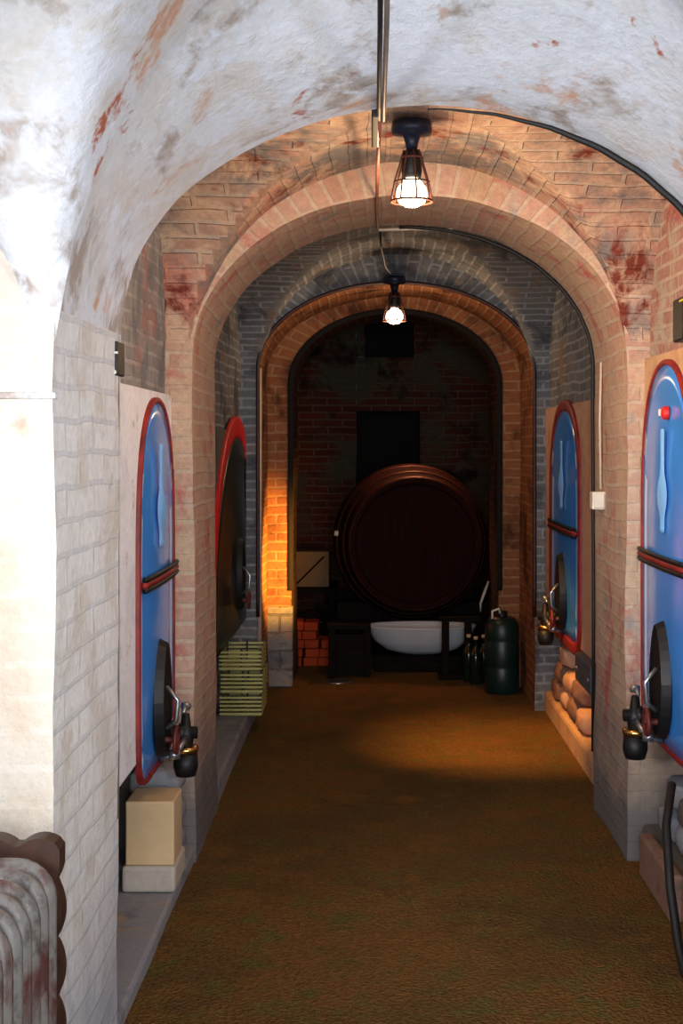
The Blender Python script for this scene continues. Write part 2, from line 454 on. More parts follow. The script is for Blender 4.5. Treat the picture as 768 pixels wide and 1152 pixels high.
# end wall with a doorway and a high opening, their darkness painted on near-black reveals
bm = BM()
xs = [-1.15, -.136, -.056, .384, .44, 1.45]; dz0, dz1, oz0, oz1 = 0, 1.9, 2.38, 2.74
plane_y(bm, END, -1.15, -.136, 0, 3.1); plane_y(bm, END, .44, 1.45, 0, 3.1)
plane_y(bm, END, -.136, .44, 1.9, 2.38)
plane_y(bm, END, -.136, -.056, 2.38, 3.1, step=.04); plane_y(bm, END, .384, .44, 2.38, 3.1, step=.04)
plane_y(bm, END, -.056, .384, 2.74, 3.1)
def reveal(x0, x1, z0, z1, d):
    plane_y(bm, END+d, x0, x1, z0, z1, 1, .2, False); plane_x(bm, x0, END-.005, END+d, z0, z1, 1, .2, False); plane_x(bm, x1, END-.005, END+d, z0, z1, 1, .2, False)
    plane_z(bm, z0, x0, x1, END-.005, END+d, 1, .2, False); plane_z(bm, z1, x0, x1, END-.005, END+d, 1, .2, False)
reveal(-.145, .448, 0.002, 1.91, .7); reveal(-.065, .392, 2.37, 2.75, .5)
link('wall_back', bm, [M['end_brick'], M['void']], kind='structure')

def sbox(name, lo, hi, mat, bev=.006, jit=0):
    bm = BM(); box(bm, lo, hi, bev)
    uvl = bm.loops.layers.uv.verify()
    for f in bm.faces:
        n = f.normal
        for lp in f.loops:
            c = lp.vert.co
            lp[uvl].uv = (c.y, c.z) if abs(n.x) > .6 else ((c.x, c.z) if abs(n.y) > .6 else (c.x, c.y))
    return link(name, bm, mat, kind='structure')
# plaster panels the cask fronts are set in
sbox('trim_1', (NL-.06, A1-.02, .55), (NL-.012, B0+.02, 1.79), M['panel_white'])
sbox('trim_2', (NR+.012, A1-.02, .55), (NR+.06, B0+.02, 1.93), M['panel_tan'])
sbox('trim_3', (NR+.012, B1-.02, .57), (NR+.06, C0+.02, 1.815), M['panel_pink'])
sbox('trim_4', (NL-.06, B1-.02, .55), (NL-.012, C0+.02, 1.68), M['panel_grey'])
# low kerbs along the recesses
sbox('trim_5', (-1.1, A1, -.02), (XL-.0, B0+.02, .05), M['concrete'], .012)
sbox('trim_6', (-1.1, B1-.02, -.02), (XL-.0, C0+.02, .10), M['concrete'], .015)
sbox('trim_7', (1.045, A1, -.02), (1.38, B0+.02, .14), M['concrete_dark'], .02)
sbox('trim_8', (1.045, B1-.02, -.02), (1.38, C0+.02, .12), M['panel_tan'], .02)
# pale plinth of the inner arch, left
sbox('trim_9', (-.70, C1-.03, 0), (-.515, C1+.08, .53), M['rough_stone'], .012)
# slender moulding shaft beside the far arch
bm = BM(); tube(bm, [(-.672, C0+.02, 0), (-.672, C0+.02, 1.2), (-.672, C0+.02, 2.06)], .014, 8)
link('trim_10', bm, M['arch_pink'], kind='structure')
sbox('trim_13', (-1.9, A0-.014, 1.698), (XL+.004, A0+.02, 1.712), M['white_vault'], .004)
# thin dark mortar edge along the far arch rim
bm = BM(); P = arch_profile(XL, XR, 2.06, .515)
tube(bm, [(p[0], C0-.002, p[1]) for p in P if p[1] > .5], .013, 6)
link('trim_11', bm, M['maroon'], kind='structure')
bm = BM(); P = arch_profile(-.53, .85, 2.0, .48)
tube(bm, [(p[0], C1+.002, p[1]) for p in P if p[1] > .6], .02, 6)
link('trim_12', bm, M['void'], kind='structure')

# ------------------------------------------------------------------ casks set in the side walls
def outline(zc, a, b, n=3.0, N=72, clip=None):
    pts = []
    for k in range(N):
        t = 2*PI*k/N; c, s = math.cos(t), math.sin(t)
        p_, q_ = (2.1, n) if (s >= 0 or n == 2.0) else (9, 9)
        if n == 2.0: p_ = 2.0
        y = a*math.copysign(abs(c)**(2/p_), c); z = b*math.copysign(abs(s)**(2/q_), s)
        pts.append((y, z))
    return pts
def cask(name, side, y, zc, a, b, label, head_mat, rim_mat, bar_z, rim_w=.009, clip_y=None, clip_z=None, n=3.4, bulge=.022, badge=False, glint=True, hz=None, group=None, edge_highlight=True, pale_lo=.84, pale_hi=.91):
    s = side                                   # +1: on the left wall, facing +x; -1: on the right wall, facing -x
    x0 = (NL-.016) if s > 0 else (NR+.016)
    t = thing(name, (x0, y, zc-b), label, 'cask', group)
    O = outline(zc, a, b, n)
    def cl(yy, zz):
        if clip_y is not None: yy = min(yy, clip_y)
        if clip_z is not None: zz = max(zz, clip_z)
        return yy, zz
    bm = BM(); R = 12; rings = []
    for i in range(R+1):
        q = 1-i/R
        h = .004+bulge*(1-q**2.6)+.011*min(1, max(0, (q-.86)/.10))
        if i == R: rings.append([bm.verts.new((x0+s*h, *cl(y, zc)))])
        else: rings.append([bm.verts.new((x0+s*h, *cl(y+p[0]*q, zc+p[1]*q))) for p in O])
    rings.insert(0, [bm.verts.new((x0, *cl(y+p[0], zc+p[1]))) for p in O])
    N = len(O)
    for r0, r1 in zip(rings, rings[1:]):
        for k in range(N):
            if len(r1) == 1: f = bm.faces.new((r0[k], r0[(k+1)%N], r1[0]))
            else: f = bm.faces.new((r0[k], r0[(k+1)%N], r1[(k+1)%N], r1[k]))
            f.smooth = True
    bmesh.ops.recalc_face_normals(bm, faces=bm.faces)
    if edge_highlight:  # paints the bright edge reflection as pale strips down both sides
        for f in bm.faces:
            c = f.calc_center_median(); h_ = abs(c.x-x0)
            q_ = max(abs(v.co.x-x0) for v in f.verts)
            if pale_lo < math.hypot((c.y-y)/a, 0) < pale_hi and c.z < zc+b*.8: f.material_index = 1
    link('head', bm, [head_mat, M['blue_highlight']], t)
    bm = BM()                                  # rim
    lo, hi = 1.0, 1.0
    prof = [(0, 0), (0, .016), (rim_w*.5, .020), (rim_w*2, .020), (rim_w*2.4, .016), (rim_w*2.4, 0)]
    rr = []
    for k in range(N):
        p = O[k]; d = Vector(((O[(k+1)%N][1]-O[k-1][1]), -(O[(k+1)%N][0]-O[k-1][0]))).normalized()
        rr.append([bm.verts.new((x0+s*h, *cl(y+p[0]+d.x*w, zc+p[1]+d.y*w))) for w, h in prof])
    for k in range(N):
        for j in range(len(prof)-1):
            f = bm.faces.new((rr[k][j], rr[(k+1)%N][j], rr[(k+1)%N][j+1], rr[k][j+1])); f.smooth = True
    bmesh.ops.recalc_face_normals(bm, faces=bm.faces)
    link('rim', bm, rim_mat, t)
    xf = x0+s*(.012+bulge)
    if bar_z:
        bm = BM()
        for dz, m in ((.018, 0), (-.018, 0)):
            pts = []
            for i in range(13):
                yy = -a*.985+2*a*.985*i/12; q = abs(yy)/a
                pts.append((x0+s*(.030+bulge*.5*(1-q**2.6)), min(y+yy, B0-.01 if y < 5 else 99), bar_z+dz))
            tube(bm, pts, .009, 6)
        pts = [(p[0]-s*.004, p[1], bar_z) for p in pts]
        tube(bm, pts, .012, 6, mi=1)
        link('crossbar', bm, [M['black_iron'], M['red_rim']], t)
    if glint:
        bm = BM()                              # lamp reflection shaped as a slim pale spindle, swelling below its middle
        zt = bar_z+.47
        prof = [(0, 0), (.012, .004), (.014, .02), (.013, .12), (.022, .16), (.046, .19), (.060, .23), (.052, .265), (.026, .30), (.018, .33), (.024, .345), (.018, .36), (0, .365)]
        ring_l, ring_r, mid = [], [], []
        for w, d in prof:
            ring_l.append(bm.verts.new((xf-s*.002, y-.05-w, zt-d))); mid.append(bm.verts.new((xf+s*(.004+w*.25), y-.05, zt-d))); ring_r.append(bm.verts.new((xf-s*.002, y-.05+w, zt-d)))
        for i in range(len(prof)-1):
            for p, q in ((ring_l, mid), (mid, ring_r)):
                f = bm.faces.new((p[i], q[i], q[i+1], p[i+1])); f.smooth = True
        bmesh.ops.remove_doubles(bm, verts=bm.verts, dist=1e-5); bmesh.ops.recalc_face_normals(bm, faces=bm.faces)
        link('glint', bm, M['blue_glint'], t)
    if badge:
        bm = BM(); lathe(bm, [(0, .012), (.018, .010), (.024, .004), (.024, -.01)], (x0+s*(.012+bulge*.8), y-.07, zc+b-.17), (s,0,0), 20)
        bd = link('badge', bm, M['red_bright'], t)
        bm = BM(); box(bm, (x0+s*.04-.003, y-.035, zc+b-.18), (x0+s*.04+.008, y-.02, zc+b-.155), .003)
        link('badge_clip', bm, M['white_plastic'], bd)
    # pointed black hatch with frame
    hz = hz or (zc-b+.02)
    bm = BM(); hh, hw = .42, .115
    hp = []
    for k in range(32):
        tt = 2*PI*k/32; hp.append((hw*math.cos(tt)*(1-.25*max(0, math.sin(tt))), hh/2*math.sin(tt)))
    hy = y-.02
    base = [bm.verts.new((xf-s*.012, hy+p[0], hz+hh/2+p[1])) for p in hp]
    top_ = [bm.verts.new((xf+s*.02, hy+p[0]*.9, hz+hh/2+p[1]*.93)) for p in hp]
    inn = [bm.verts.new((xf+s*.012, hy+p[0]*.66, hz+hh/2+p[1]*.78)) for p in hp]
    for k in range(32):
        k2 = (k+1) % 32
        bm.faces.new((base[k], base[k2], top_[k2], top_[k])); bm.faces.new((top_[k], top_[k2], inn[k2], inn[k]))
    bm.faces.new(inn); bmesh.ops.recalc_face_normals(bm, faces=bm.faces)
    h = link('hatch', bm, M['black_iron'], t)
    bm = BM(); tube(bm, [(xf+s*.014, hy, hz+.1), (xf+s*.05, hy, hz+.13), (xf+s*.055, hy, hz+.2), (xf+s*.014, hy, hz+.25)], .008, 8)
    link('hatch_handle', bm, M['steel'], h)
    bm = BM(); lathe(bm, [(0, .05), (.012, .05), (.012, .0)], (xf+s*.01, hy, hz+.06), (s,0,0), 12); torus(bm, (xf+s*.05, hy, hz+.06), (s,0,0), .045, .008, 20, 6)
    tube(bm, [(xf+s*.05, hy-.045, hz+.06), (xf+s*.05, hy+.045, hz+.06)], .006, 6); tube(bm, [(xf+s*.05, hy, hz+.015), (xf+s*.05, hy, hz+.105)], .006, 6)
    link('handwheel', bm, M['wheel_red'], h)
    # tap: flange, body, lever, brass collar, spout
    ty = y+.10; tz = zc-b+.05
    bm = BM()
    lathe(bm, [(0, 0), (.05, 0), (.052, .012), (.03, .02), (.026, .05), (.034, .055), (.034, .075), (.022, .08), (.022, .12), (0, .12)], (xf-s*.012, ty, tz+.03), (s,0,0), 20)
    lathe(bm, [(0, -.005), (.026, 0), (.03, .03), (.03, .06), (.02, .07), (.014, .12), (0, .12)], (xf+s*.066, ty, tz-.02), (0,0,1), 16)
    tap = link('tap', bm, M['black_iron'], t)
    bm = BM(); tube(bm, [(xf+s*.066, ty-.06, tz+.115), (xf+s*.066, ty-.02, tz+.125), (xf+s*.066, ty+.02, tz+.125), (xf+s*.066, ty+.07, tz+.115)], [.007,.011,.011,.007], 8)
    lathe(bm, [(0, -.012), (.016, -.012), (.02, 0), (.016, .014), (0, .016)], (xf+s*.066, ty, tz+.125), (0,0,1), 12)
    link('tap_lever', bm, M['steel'], tap)
    bm = BM(); lathe(bm, [(.02, -.012), (.044, -.012), (.048, 0), (.044, .010), (.02, .010)], (xf+s*.066, ty, tz-.028), (0,0,1), 24)
    link('tap_collar', bm, M['brass'], tap)
    bm = BM(); lathe(bm, [(.018, .0), (.042, -.005), (.046, -.05), (.036, -.085), (.0, -.09)], (xf+s*.066, ty, tz-.04), (0,0,1), 20)
    link('tap_spout', bm, M['black_iron'], tap)
    bm = BM(); tube(bm, [(xf-s*.01, ty-.10, tz-.04), (xf+s*.04, ty-.10, tz-.03), (xf+s*.06, ty-.06, tz+.0), (xf+s*.07, ty-.02, tz+.02)], .011, 8)
    lathe(bm, [(0, .02), (.022, .018), (.022, -.01), (0, -.012)], (xf+s*.04, ty-.10, tz-.03), (0,0,1), 12)
    link('bypass_pipe', bm, M['steel'], tap)
    return t
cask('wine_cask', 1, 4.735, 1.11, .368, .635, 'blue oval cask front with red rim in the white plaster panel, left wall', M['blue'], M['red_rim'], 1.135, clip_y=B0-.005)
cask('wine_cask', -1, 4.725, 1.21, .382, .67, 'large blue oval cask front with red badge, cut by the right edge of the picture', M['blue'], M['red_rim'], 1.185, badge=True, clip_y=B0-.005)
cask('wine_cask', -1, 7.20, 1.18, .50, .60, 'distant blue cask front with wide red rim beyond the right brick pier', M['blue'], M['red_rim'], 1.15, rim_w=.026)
cask('wine_cask', 1, 7.55, .66, 1.08, .98, 'dark green round cask front with bright red rim, above the slatted crate', M['dark_green'], M['red_bright'], None,
     rim_w=.05, clip_y=C0-.005, clip_z=.56, n=2.0, glint=False, hz=.66, edge_highlight=False)

# ------------------------------------------------------------------ cage lamps and wiring
def cage_lamp(loc, label, power, plate=False):
    x, y, z = loc
    t = thing('cage_lamp', loc, label, 'lamp', None)
    bm = BM(); lathe(bm, [(0, .02), (.064, .02), (.068, .0), (.066, -.02), (.03, -.026), (.022, -.05), (.018, -.075), (0, -.075)], loc, (0,0,1), 28)
    if plate: box(bm, (x-.05, y-.02, z+.0), (x+.05, C0+.01, z+.035), .006)
    link('ceiling_mount', bm, M['blue_black'], t)
    bm = BM(); lathe(bm, [(0, -.07), (.022, -.075), (.032, -.10), (.034, -.145), (.03, -.165), (.0, -.17)], loc, (0,0,1), 24)
    link('socket', bm, M['black_iron'], t)
    bm = BM()
    prof = [(.026, -.075), (.034, -.10), (.046, -.14), (.058, -.18), (.066, -.22), (.068, -.245)]
    for k in range(8):
        a = 2*PI*k/8+.2
        tube(bm, [(x+r*math.cos(a), y+r*math.sin(a), z+h) for r, h in prof], .0035, 6)
    torus(bm, (x, y, z-.243), (0,0,1), .068, .004, 28, 6); torus(bm, (x, y, z-.10), (0,0,1), .035, .004, 20, 6)
    torus(bm, (x, y, z-.18), (0,0,1), .058, .003, 28, 6)
    link('cage', bm, M['rust_wire'], t)
    bm = BM(); lathe(bm, [(0, -.262), (.022, -.26), (.042, -.248), (.052, -.225), (.048, -.20), (.032, -.178), (.018, -.165), (0, -.165)], loc, (0,0,1), 24)
    link('bulb', bm, M['bulb'], t)
    L = bpy.data.lights.new('bulb_light', 'POINT'); L.energy = power; L.color = (1, .66, .38); L.shadow_soft_size = .03
    lo = bpy.data.objects.new('bulb_light', L); COL.objects.link(lo); lo.parent = t; lo.location = (0, -.0, -.34)
    return t
cage_lamp((.135, 4.4, 2.645), 'black cage lamp with glowing bulb under the reddish vault, the nearer and larger of two', 17)
cage_lamp((.14, 7.9, 2.575), 'small black cage lamp with glowing bulb in front of the far arch crown', 11, True)

def cable(name, pts, r, mat, label, cat='cable', seg=8, taper=0):
    if taper: r = [r*min(1, .25+i/taper) for i in range(len(pts))]
    bm = BM(); tube(bm, pts, r, seg)
    return single(name, bm, mat, pts[0], label, cat, smooth=True)
t = thing('ceiling_conduit', (.022, 3.2, 2.49), 'grey twin conduit running along the crown of the white vault to a black clip', 'conduit')
bm = BM(); tube(bm, [(.018, 1.9, 2.78), (.019, 2.6, 2.57), (.020, A0, 2.498), (.021, 3.5, 2.492), (.022, 3.66, 2.49)], .006, 8); link('dark_conduit', bm, M['black_cable'], t)
bm = BM(); tube(bm, [(.034, 1.9, 2.78), (.034, 2.6, 2.57), (.034, A0, 2.50), (.034, 3.5, 2.494), (.034, 3.66, 2.49)], .006, 8); link('grey_conduit', bm, M['grey_cable'], t)
bm = BM(); box(bm, (.002, 3.60, 2.485), (.024, 3.98, 2.51), .004); link('clip', bm, M['black_iron'], t)
cable('hanging_cable', [(.024, 3.66, 2.488), (.022, 4.3, 2.50), (.023, 5.0, 2.535), (.024, 5.5, 2.555), (.03, B1+.01, 2.548)], .006, M['pink_cable'], 'pale red cable running from the black clip to the middle arch crown')
cable('lamp_cable', [(.04, B1+.02, 2.55), (.05, 6.4, 2.545), (.08, 7.2, 2.56), (.12, 7.84, 2.60)], .005, M['black_cable'], 'thin dark cable leading to the far cage lamp')
cable('cream_conduit', [(.035, B1+.015, 2.545), (.18, B1+.015, 2.55), (.36, B1+.015, 2.545)], .007, M['pvc'], 'short cream conduit lying level across the middle arch crown', 'conduit')
def arch_cable(y, xl, xr, zs, rise, a0, a1, off, tail=None):
    c, a = (xl+xr)/2, (xr-xl)/2; pts = []
    for i in range(41):
        t_ = math.radians(a0+(a1-a0)*i/40)
        w = .0012*math.sin(i*1.3)
        pts.append((c+(a-off+w)*math.cos(t_), y, zs+(rise-off+w)*math.sin(t_)))
    return pts+(tail or [])
cable('edge_cable', arch_cable(A1-.004, XL, XR, 1.885, .625, 90, 4, .011), .0095, M['black_cable'], 'thick black cable along the rim of the near white arch, right side', taper=22)
cable('edge_cable', arch_cable(B1+.004, XL, XR, 1.95, .615, 92, 0, .010, [(XR-.010, B1+.006, 1.75), (XR-.008, B1+.006, 1.50), (XR-.006, B1+.004, .9), (XR-.008, B1+.006, .25)]), .008, M['black_cable'], 'black cable along the right rim of the pink middle arch')
cable('drop_cable', [(XR-.008, 5.66, 1.95), (XR-.010, 5.68, 1.7), (XR-.008, 5.67, 1.41)], .005, M['pvc'], 'thin cream cable dropping to the white box on the right pier')
t = thing('junction_box', (XR, 5.6, 1.32), 'small square white box on the right brick pier', 'switch box')
bm = BM(); box(bm, (XR-.052, 5.62, 1.325), (XR+.008, 5.69, 1.40), .005); link('case', bm, M['white_plastic'], t)
bm = BM(); box(bm, (XR-.045, 5.614, 1.332), (XR-.002, 5.622, 1.393), .003); link('cover', bm, M['white_plastic'], t)
t = thing('wall_box', (XL, 3.5, 1.78), 'small black box high on the white pier above the left cask', 'box')
bm = BM(); box(bm, (XL-.006, 3.50, 1.782), (XL+.016, 3.60, 1.872), .004); link('case', bm, M['black_iron'], t)
bm = BM(); box(bm, (XL+.0, 3.494, 1.838), (XL+.017, 3.503, 1.844), .001); link('clip', bm, M['white_plastic'], t)
bm = BM(); lathe(bm, [(0, .006), (.006, .005), (.007, 0)], (XL+.006, 3.502, 1.79), (0,-1,0), 12); link('pilot_button', bm, M['white_plastic'], t)
cable('drop_cable', [(XL+.006, 3.56, 1.785), (XL+.004, 3.565, 1.5), (XL+.006, 3.56, 1.1), (XL+.004, 3.565, .6)], .0035, M['grey_cable'], 'thin grey cable dropping from the black box on the white pier')
t = thing('loudspeaker', (NR, 4.3, 1.94), 'black wall box with yellow strip at the right edge of the picture', 'loudspeaker')
bm = BM(); box(bm, (.995, 4.26, 1.935), (NR+.01, 4.40, 2.075), .006); link('case', bm, M['black_iron'], t)
bm = BM(); box(bm, (1.0, 4.254, 1.97), (NR, 4.262, 2.04), .004); link('grille', bm, M['dark_green'], t)
bm = BM(); box(bm, (.993, 4.252, 2.058), (NR, 4.30, 2.065), .001); link('tape', bm, M['yellow_tape'], t)
t = thing('wall_plate', (NR-.014, 6.3, .50), 'slate grey plate below the pink panel on the right wall', 'plate')
bm = BM(); box(bm, (NR-.03, 6.14, .44), (NR+.02, 6.60, .57), .006); link('plate_face', bm, M['slate'], t)
for yy in (6.2, 6.54):
    bm = BM(); lathe(bm, [(0, .008), (.009, .006), (.01, 0)], (NR-.03, yy, .505), (-1,0,0), 10); link('screw', bm, M['steel'], t)

# ------------------------------------------------------------------ radiator at the lower left
t = thing('radiator', (-.85, 2.45, 0), 'old cast iron radiator with rounded sections and scalloped end, lower left corner', 'radiator')
def section(y, mat):
    bm = BM(); xr_, xl_, zt, zb, rc = -.626, -1.02, .782, .08, .055
    def U(inset, rad, sq):
        pts = []
        a, b, top, bot = xl_+inset, xr_-inset, zt-inset, zb+inset
        rr = rc
        for (cx, cz, s0) in ((b-rr, top-rr, 0), (a+rr, top-rr, 90), (a+rr, bot+rr, 180), (b-rr, bot+rr, 270)):
            for k in range(7):
                an = math.radians(s0+15*k); pts.append((cx+rr*math.cos(an), y, cz+rr*math.sin(an)))
        tube(bm, pts, rad, 10, closed=True)
    U(.0, .022, 1)
    for xx in (-.70, -.765, -.83, -.90, -.96):
        tube(bm, [(xx, y, zb), (xx, y, zb+.05), (xx, y, zt-.05), (xx, y, zt)], [.02,.017,.017,.02], 8)
    tube(bm, [(xl_, y, zt-.10), (xr_, y, zt-.10)], .012, 6); tube(bm, [(xl_, y, zb+.1), (xr_, y, zb+.1)], .012, 6)
    link('section', bm, mat, t)
for i in range(7): section(2.19+i*.0625, M['rad'])
bm = BM()                                                       # scalloped end section
pts = []
z = .06
while z < .76:
    pts.append((-.636+.017*abs(math.sin(PI*(z-.01)/.118))**.7, z)); z += .01
for k in range(40):
    u = k/39; x = -.622-.4*u
    pts.append((x, .79+.022*abs(math.sin(PI*(u*.4+.006)/.093))**.8*(1 if k > 0 else 0)))
pts += [(-1.03, .76), (-1.03, .06)]
f0 = [bm.verts.new((p[0], 2.665, p[1])) for p in pts]; f1 = [bm.verts.new((p[0], 2.715, p[1])) for p in pts]
bm.faces.new(f0); bm.faces.new(f1[::-1])
for k in range(len(pts)): bm.faces.new((f0[k], f0[(k+1)%len(pts)], f1[(k+1)%len(pts)], f1[k]))
bmesh.ops.recalc_face_normals(bm, faces=bm.faces)
link('end_section', bm, M['rad_brown'], t)
for zz in (.14, .70):
    bm = BM(); tube(bm, [(-.80, 2.15, zz), (-.80, 2.70, zz)], .026, 12); link('header_pipe', bm, M['rad_red'], t)
for xx in (-.70, -.96):
    for yy in (2.19, 2.565):
        bm = BM(); lathe(bm, [(0, 0), (.028, 0), (.022, .02), (.014, .06), (.014, .09), (0, .09)], (xx, yy, 0), (0,0,1), 12); link('foot', bm, M['rad'], t)

# ------------------------------------------------------------------ low things in the side bays
bm = BM(); box(bm, (-.86, 4.60, .052), (-.675, 4.86, .142), .012); single('stone_slab', bm, M['slab'], (-.77,4.73,.052), 'pale stone slab under the pale timber block, left recess', 'slab')
bm = BM(); box(bm, (-.848, 4.61, .143), (-.680, 4.80, .365), .006); 
t = single('timber_block', bm, M['timber_pale'], (-.77,4.7,.143), 'pale timber block standing on a stone slab below the left blue cask', 'block')

def stone(loc, size, mat, label, grp, seed, name='rubble_stone'):
    bm = BM(); bmesh.ops.create_icosphere(bm, subdivisions=3, radius=1)
    for v in bm.verts:
        d = v.co.normalized(); c = Vector([math.copysign(abs(q)**.55, q) for q in d])
        c *= 1+.16*noise.noise(d*1.8+Vector((seed*3.1, seed, 0)))+.05*noise.noise(d*5+Vector((seed, 0, 0)))
        v.co = Vector((c.x*size[0], c.y*size[1], c.z*size[2])) + Vector(loc)
    uvl = bm.loops.layers.uv.verify()
    return single(name, bm, mat, loc, label, 'stone', grp, True)
G = 'rubble stones in the right recess'; LB = 'rough grey rubble stone piled under the large right cask'
k = 0
for (y, z, sy, sz) in ((4.94,.20,.105,.055),(4.70,.20,.105,.055),(4.46,.20,.105,.055),(4.21,.20,.105,.055),(4.86,.320,.12,.058),(4.58,.320,.12,.058),(4.31,.320,.115,.058)):
    k += 1; stone((1.15+.012*(k%3), y, z), (.085, sy, sz), M['concrete'] if k % 3 else M['concrete_dark'], LB, G, k)
bm = BM(); box(bm, (.995, 4.45, .0), (1.045, 4.95, .16), .012); single('terracotta_block', bm, M['terracotta'], (1.02,4.7,0), 'reddish terracotta block at the foot of the right rubble', 'block')
G = 'rubble stones in the left recess'; LB = 'rough grey rubble stone in the low recess under the left blue cask'
for k, (y, z, sy, sz) in enumerate(((5.01,.112,.09,.055),(4.99,.232,.10,.055),(5.0,.350,.09,.055))):
    stone((-.80, y, z), (.10, sy, sz), M['concrete'], LB, G, 20+k)
G = 'loose stones by the far right wall'; LB = 'small pink rubble stone under the distant right cask'
for k, (y, z) in enumerate(((7.75,.18),(7.45,.18),(7.15,.18),(6.85,.18),(7.6,.30),(7.3,.30),(7.0,.30),(7.45,.42))):
    stone((1.14, y, z), (.08, .135, .058), M['panel_pink'] if k % 2 else M['terracotta'], LB, G, 30+k)

cable('hose', [(.975, 4.32, .50), (.93, 4.2, .40), (.92, 4.1, .24), (.925, 4.02, .10), (.93, 3.95, .03), (.98, 3.8, .02)], .014, M['black_cable'], 'black hose hanging below the tap at the right edge of the picture', 'hose')

# slatted crates
def crate(x0, y0, z0, w, d, h, label):
    t = thing('slatted_crate', (x0+w/2, y0+d/2, z0), label, 'crate', None)
    n = 5
    for i in range(n):
        z = z0+.006+i*(h-.012)/n
        bm = BM()
        hh = (h-.012)/n*.55
        box(bm, (x0, y0, z), (x0+w, y0+.008, z+hh), .002); box(bm, (x0, y0+d-.008, z), (x0+w, y0+d, z+hh), .002)
        box(bm, (x0, y0, z), (x0+.008, y0+d, z+hh), .002); box(bm, (x0+w-.008, y0, z), (x0+w, y0+d, z+hh), .002)
        link('slat', bm, M['crate_yellow'], t)
    for xx in (x0+.004, x0+w*.5, x0+w-.014):
        for yy in (y0+.007, y0+d-.017):
            bm = BM(); box(bm, (xx, yy, z0+.002), (xx+.012, yy+.010, z0+h-.002), .002); link('post', bm, M['dark_green'], t)
    bm = BM(); box(bm, (x0+.006, y0+.006, z0+.001), (x0+w-.006, y0+d-.006, z0+.010), .002); link('crate_base', bm, M['crate_yellow'], t)
crate(-.835, 7.35, .102, .235, .36, .123, 'bottom yellow-green slatted crate in the left recess by the far arch')
crate(-.830, 7.35, .227, .235, .36, .123, 'middle yellow-green slatted crate of the stack by the far arch')
crate(-.838, 7.35, .352, .235, .36, .123, 'topmost yellow-green slatted crate of the stack by the far arch')

# ------------------------------------------------------------------ end chamber: barrel on trestle and clutter
def rz(a): return Matrix.Rotation(a, 4, 'Z')
bx, by, bz = .325, 9.72, .875
t = thing('barrel', (bx, by+.6, .2), 'big dark oak barrel lying end-on on a trestle in the far chamber', 'barrel')
ax = Vector((-.03, 1, -.035)).normalized(); org = Vector((bx, by, bz))
def brad(h): return .475+.125*math.sin(PI*h/1.35)
bm = BM()
Lb = 1.35; NS = 30
prof = [(.43, .06)]+[(.445, 0)]+[(brad(h*Lb/14), h*Lb/14) for h in range(15)]+[(.0, Lb)]
lathe(bm, prof, org, ax, 60)
link('staves', bm, M['barrel_wood'], t)
bm = BM(); lathe(bm, [(0, .05), (.25, .052), (.435, .058)], org, ax, 48); hd = link('barrel_head', bm, M['barrel_head'], t)
bm = BM(); u, w_ = frame_of(ax)
for q in (-.30, -.15, 0, .15, .30):
    hgt = math.sqrt(.42**2-q*q); p = org+ax*.05+Vector((q, 0, 0))
    tube(bm, [p+Vector((0,0,-hgt)), p+Vector((0,0,hgt))], .004, 5)
link('stave_joint', bm, M['void'], hd)
for h0, hw in ((.004, .05), (.16, .045), (.36, .045), (.95, .045), (1.12, .045), (1.29, .045)):
    bm = BM(); lathe(bm, [(brad(h0)-.005, h0), (brad(h0)+.008, h0), (brad(h0+hw)+.008, h0+hw), (brad(h0+hw)-.005, h0+hw)], org, ax, 60)
    link('hoop', bm, M['hoop'], t)
bm = BM(); lathe(bm, [(0, .05), (.02, .05), (.024, 0)], org+Vector((-.55, .35, .05)), (-1,0,.1), 12); link('bung', bm, M['white_plastic'], t)

t = thing('trestle', (.2, 9.9, 0), 'dark timber trestle carrying the big barrel', 'trestle')
bm = BM()
def saddle(y, z0, zb, x0, x1, cx, R):
    n = 24; pt = []
    for k in range(n+1):
        x = x0+(x1-x0)*k/n; dx = x-cx
        zt = min(zb, bz-.02-math.sqrt(max(0, R*R-dx*dx))) if abs(dx) < R else zb
        pt.append((x, zt))
    a = [bm.verts.new((x, y, z0)) for x, _ in pt]; b = [bm.verts.new((x, y, z)) for x, z in pt]
    c = [bm.verts.new((x, y+.1, z0)) for x, _ in pt]; d = [bm.verts.new((x, y+.1, z)) for x, z in pt]
    for k in range(n):
        bm.faces.new((a[k], a[k+1], b[k+1], b[k])); bm.faces.new((c[k+1], c[k], d[k], d[k+1]))
        bm.faces.new((b[k], b[k+1], d[k+1], d[k])); bm.faces.new((a[k+1], a[k], c[k], c[k+1]))
    bm.faces.new((a[0], b[0], d[0], c[0])); bm.faces.new((b[n], a[n], c[n], d[n]))
saddle(9.95, .22, .42, -.25, .90, .32, .565); link('saddle', bm, M['dark_wood'], t)
bm = BM(); saddle(10.72, .22, .42, -.25, .90, .30, .565); link('saddle', bm, M['dark_wood'], t)
for xx in (-.24, .70):
    for yy in (9.96, 10.73):
        bm = BM(); box(bm, (xx, yy, 0), (xx+.16, yy+.08, .26), .006); link('leg', bm, M['dark_wood'], t)
for xx in (-.2, .80):
    bm = BM(); box(bm, (xx-.05, 9.9, .10), (xx+.05, 10.9, .18), .006); link('rail', bm, M['dark_wood'], t)

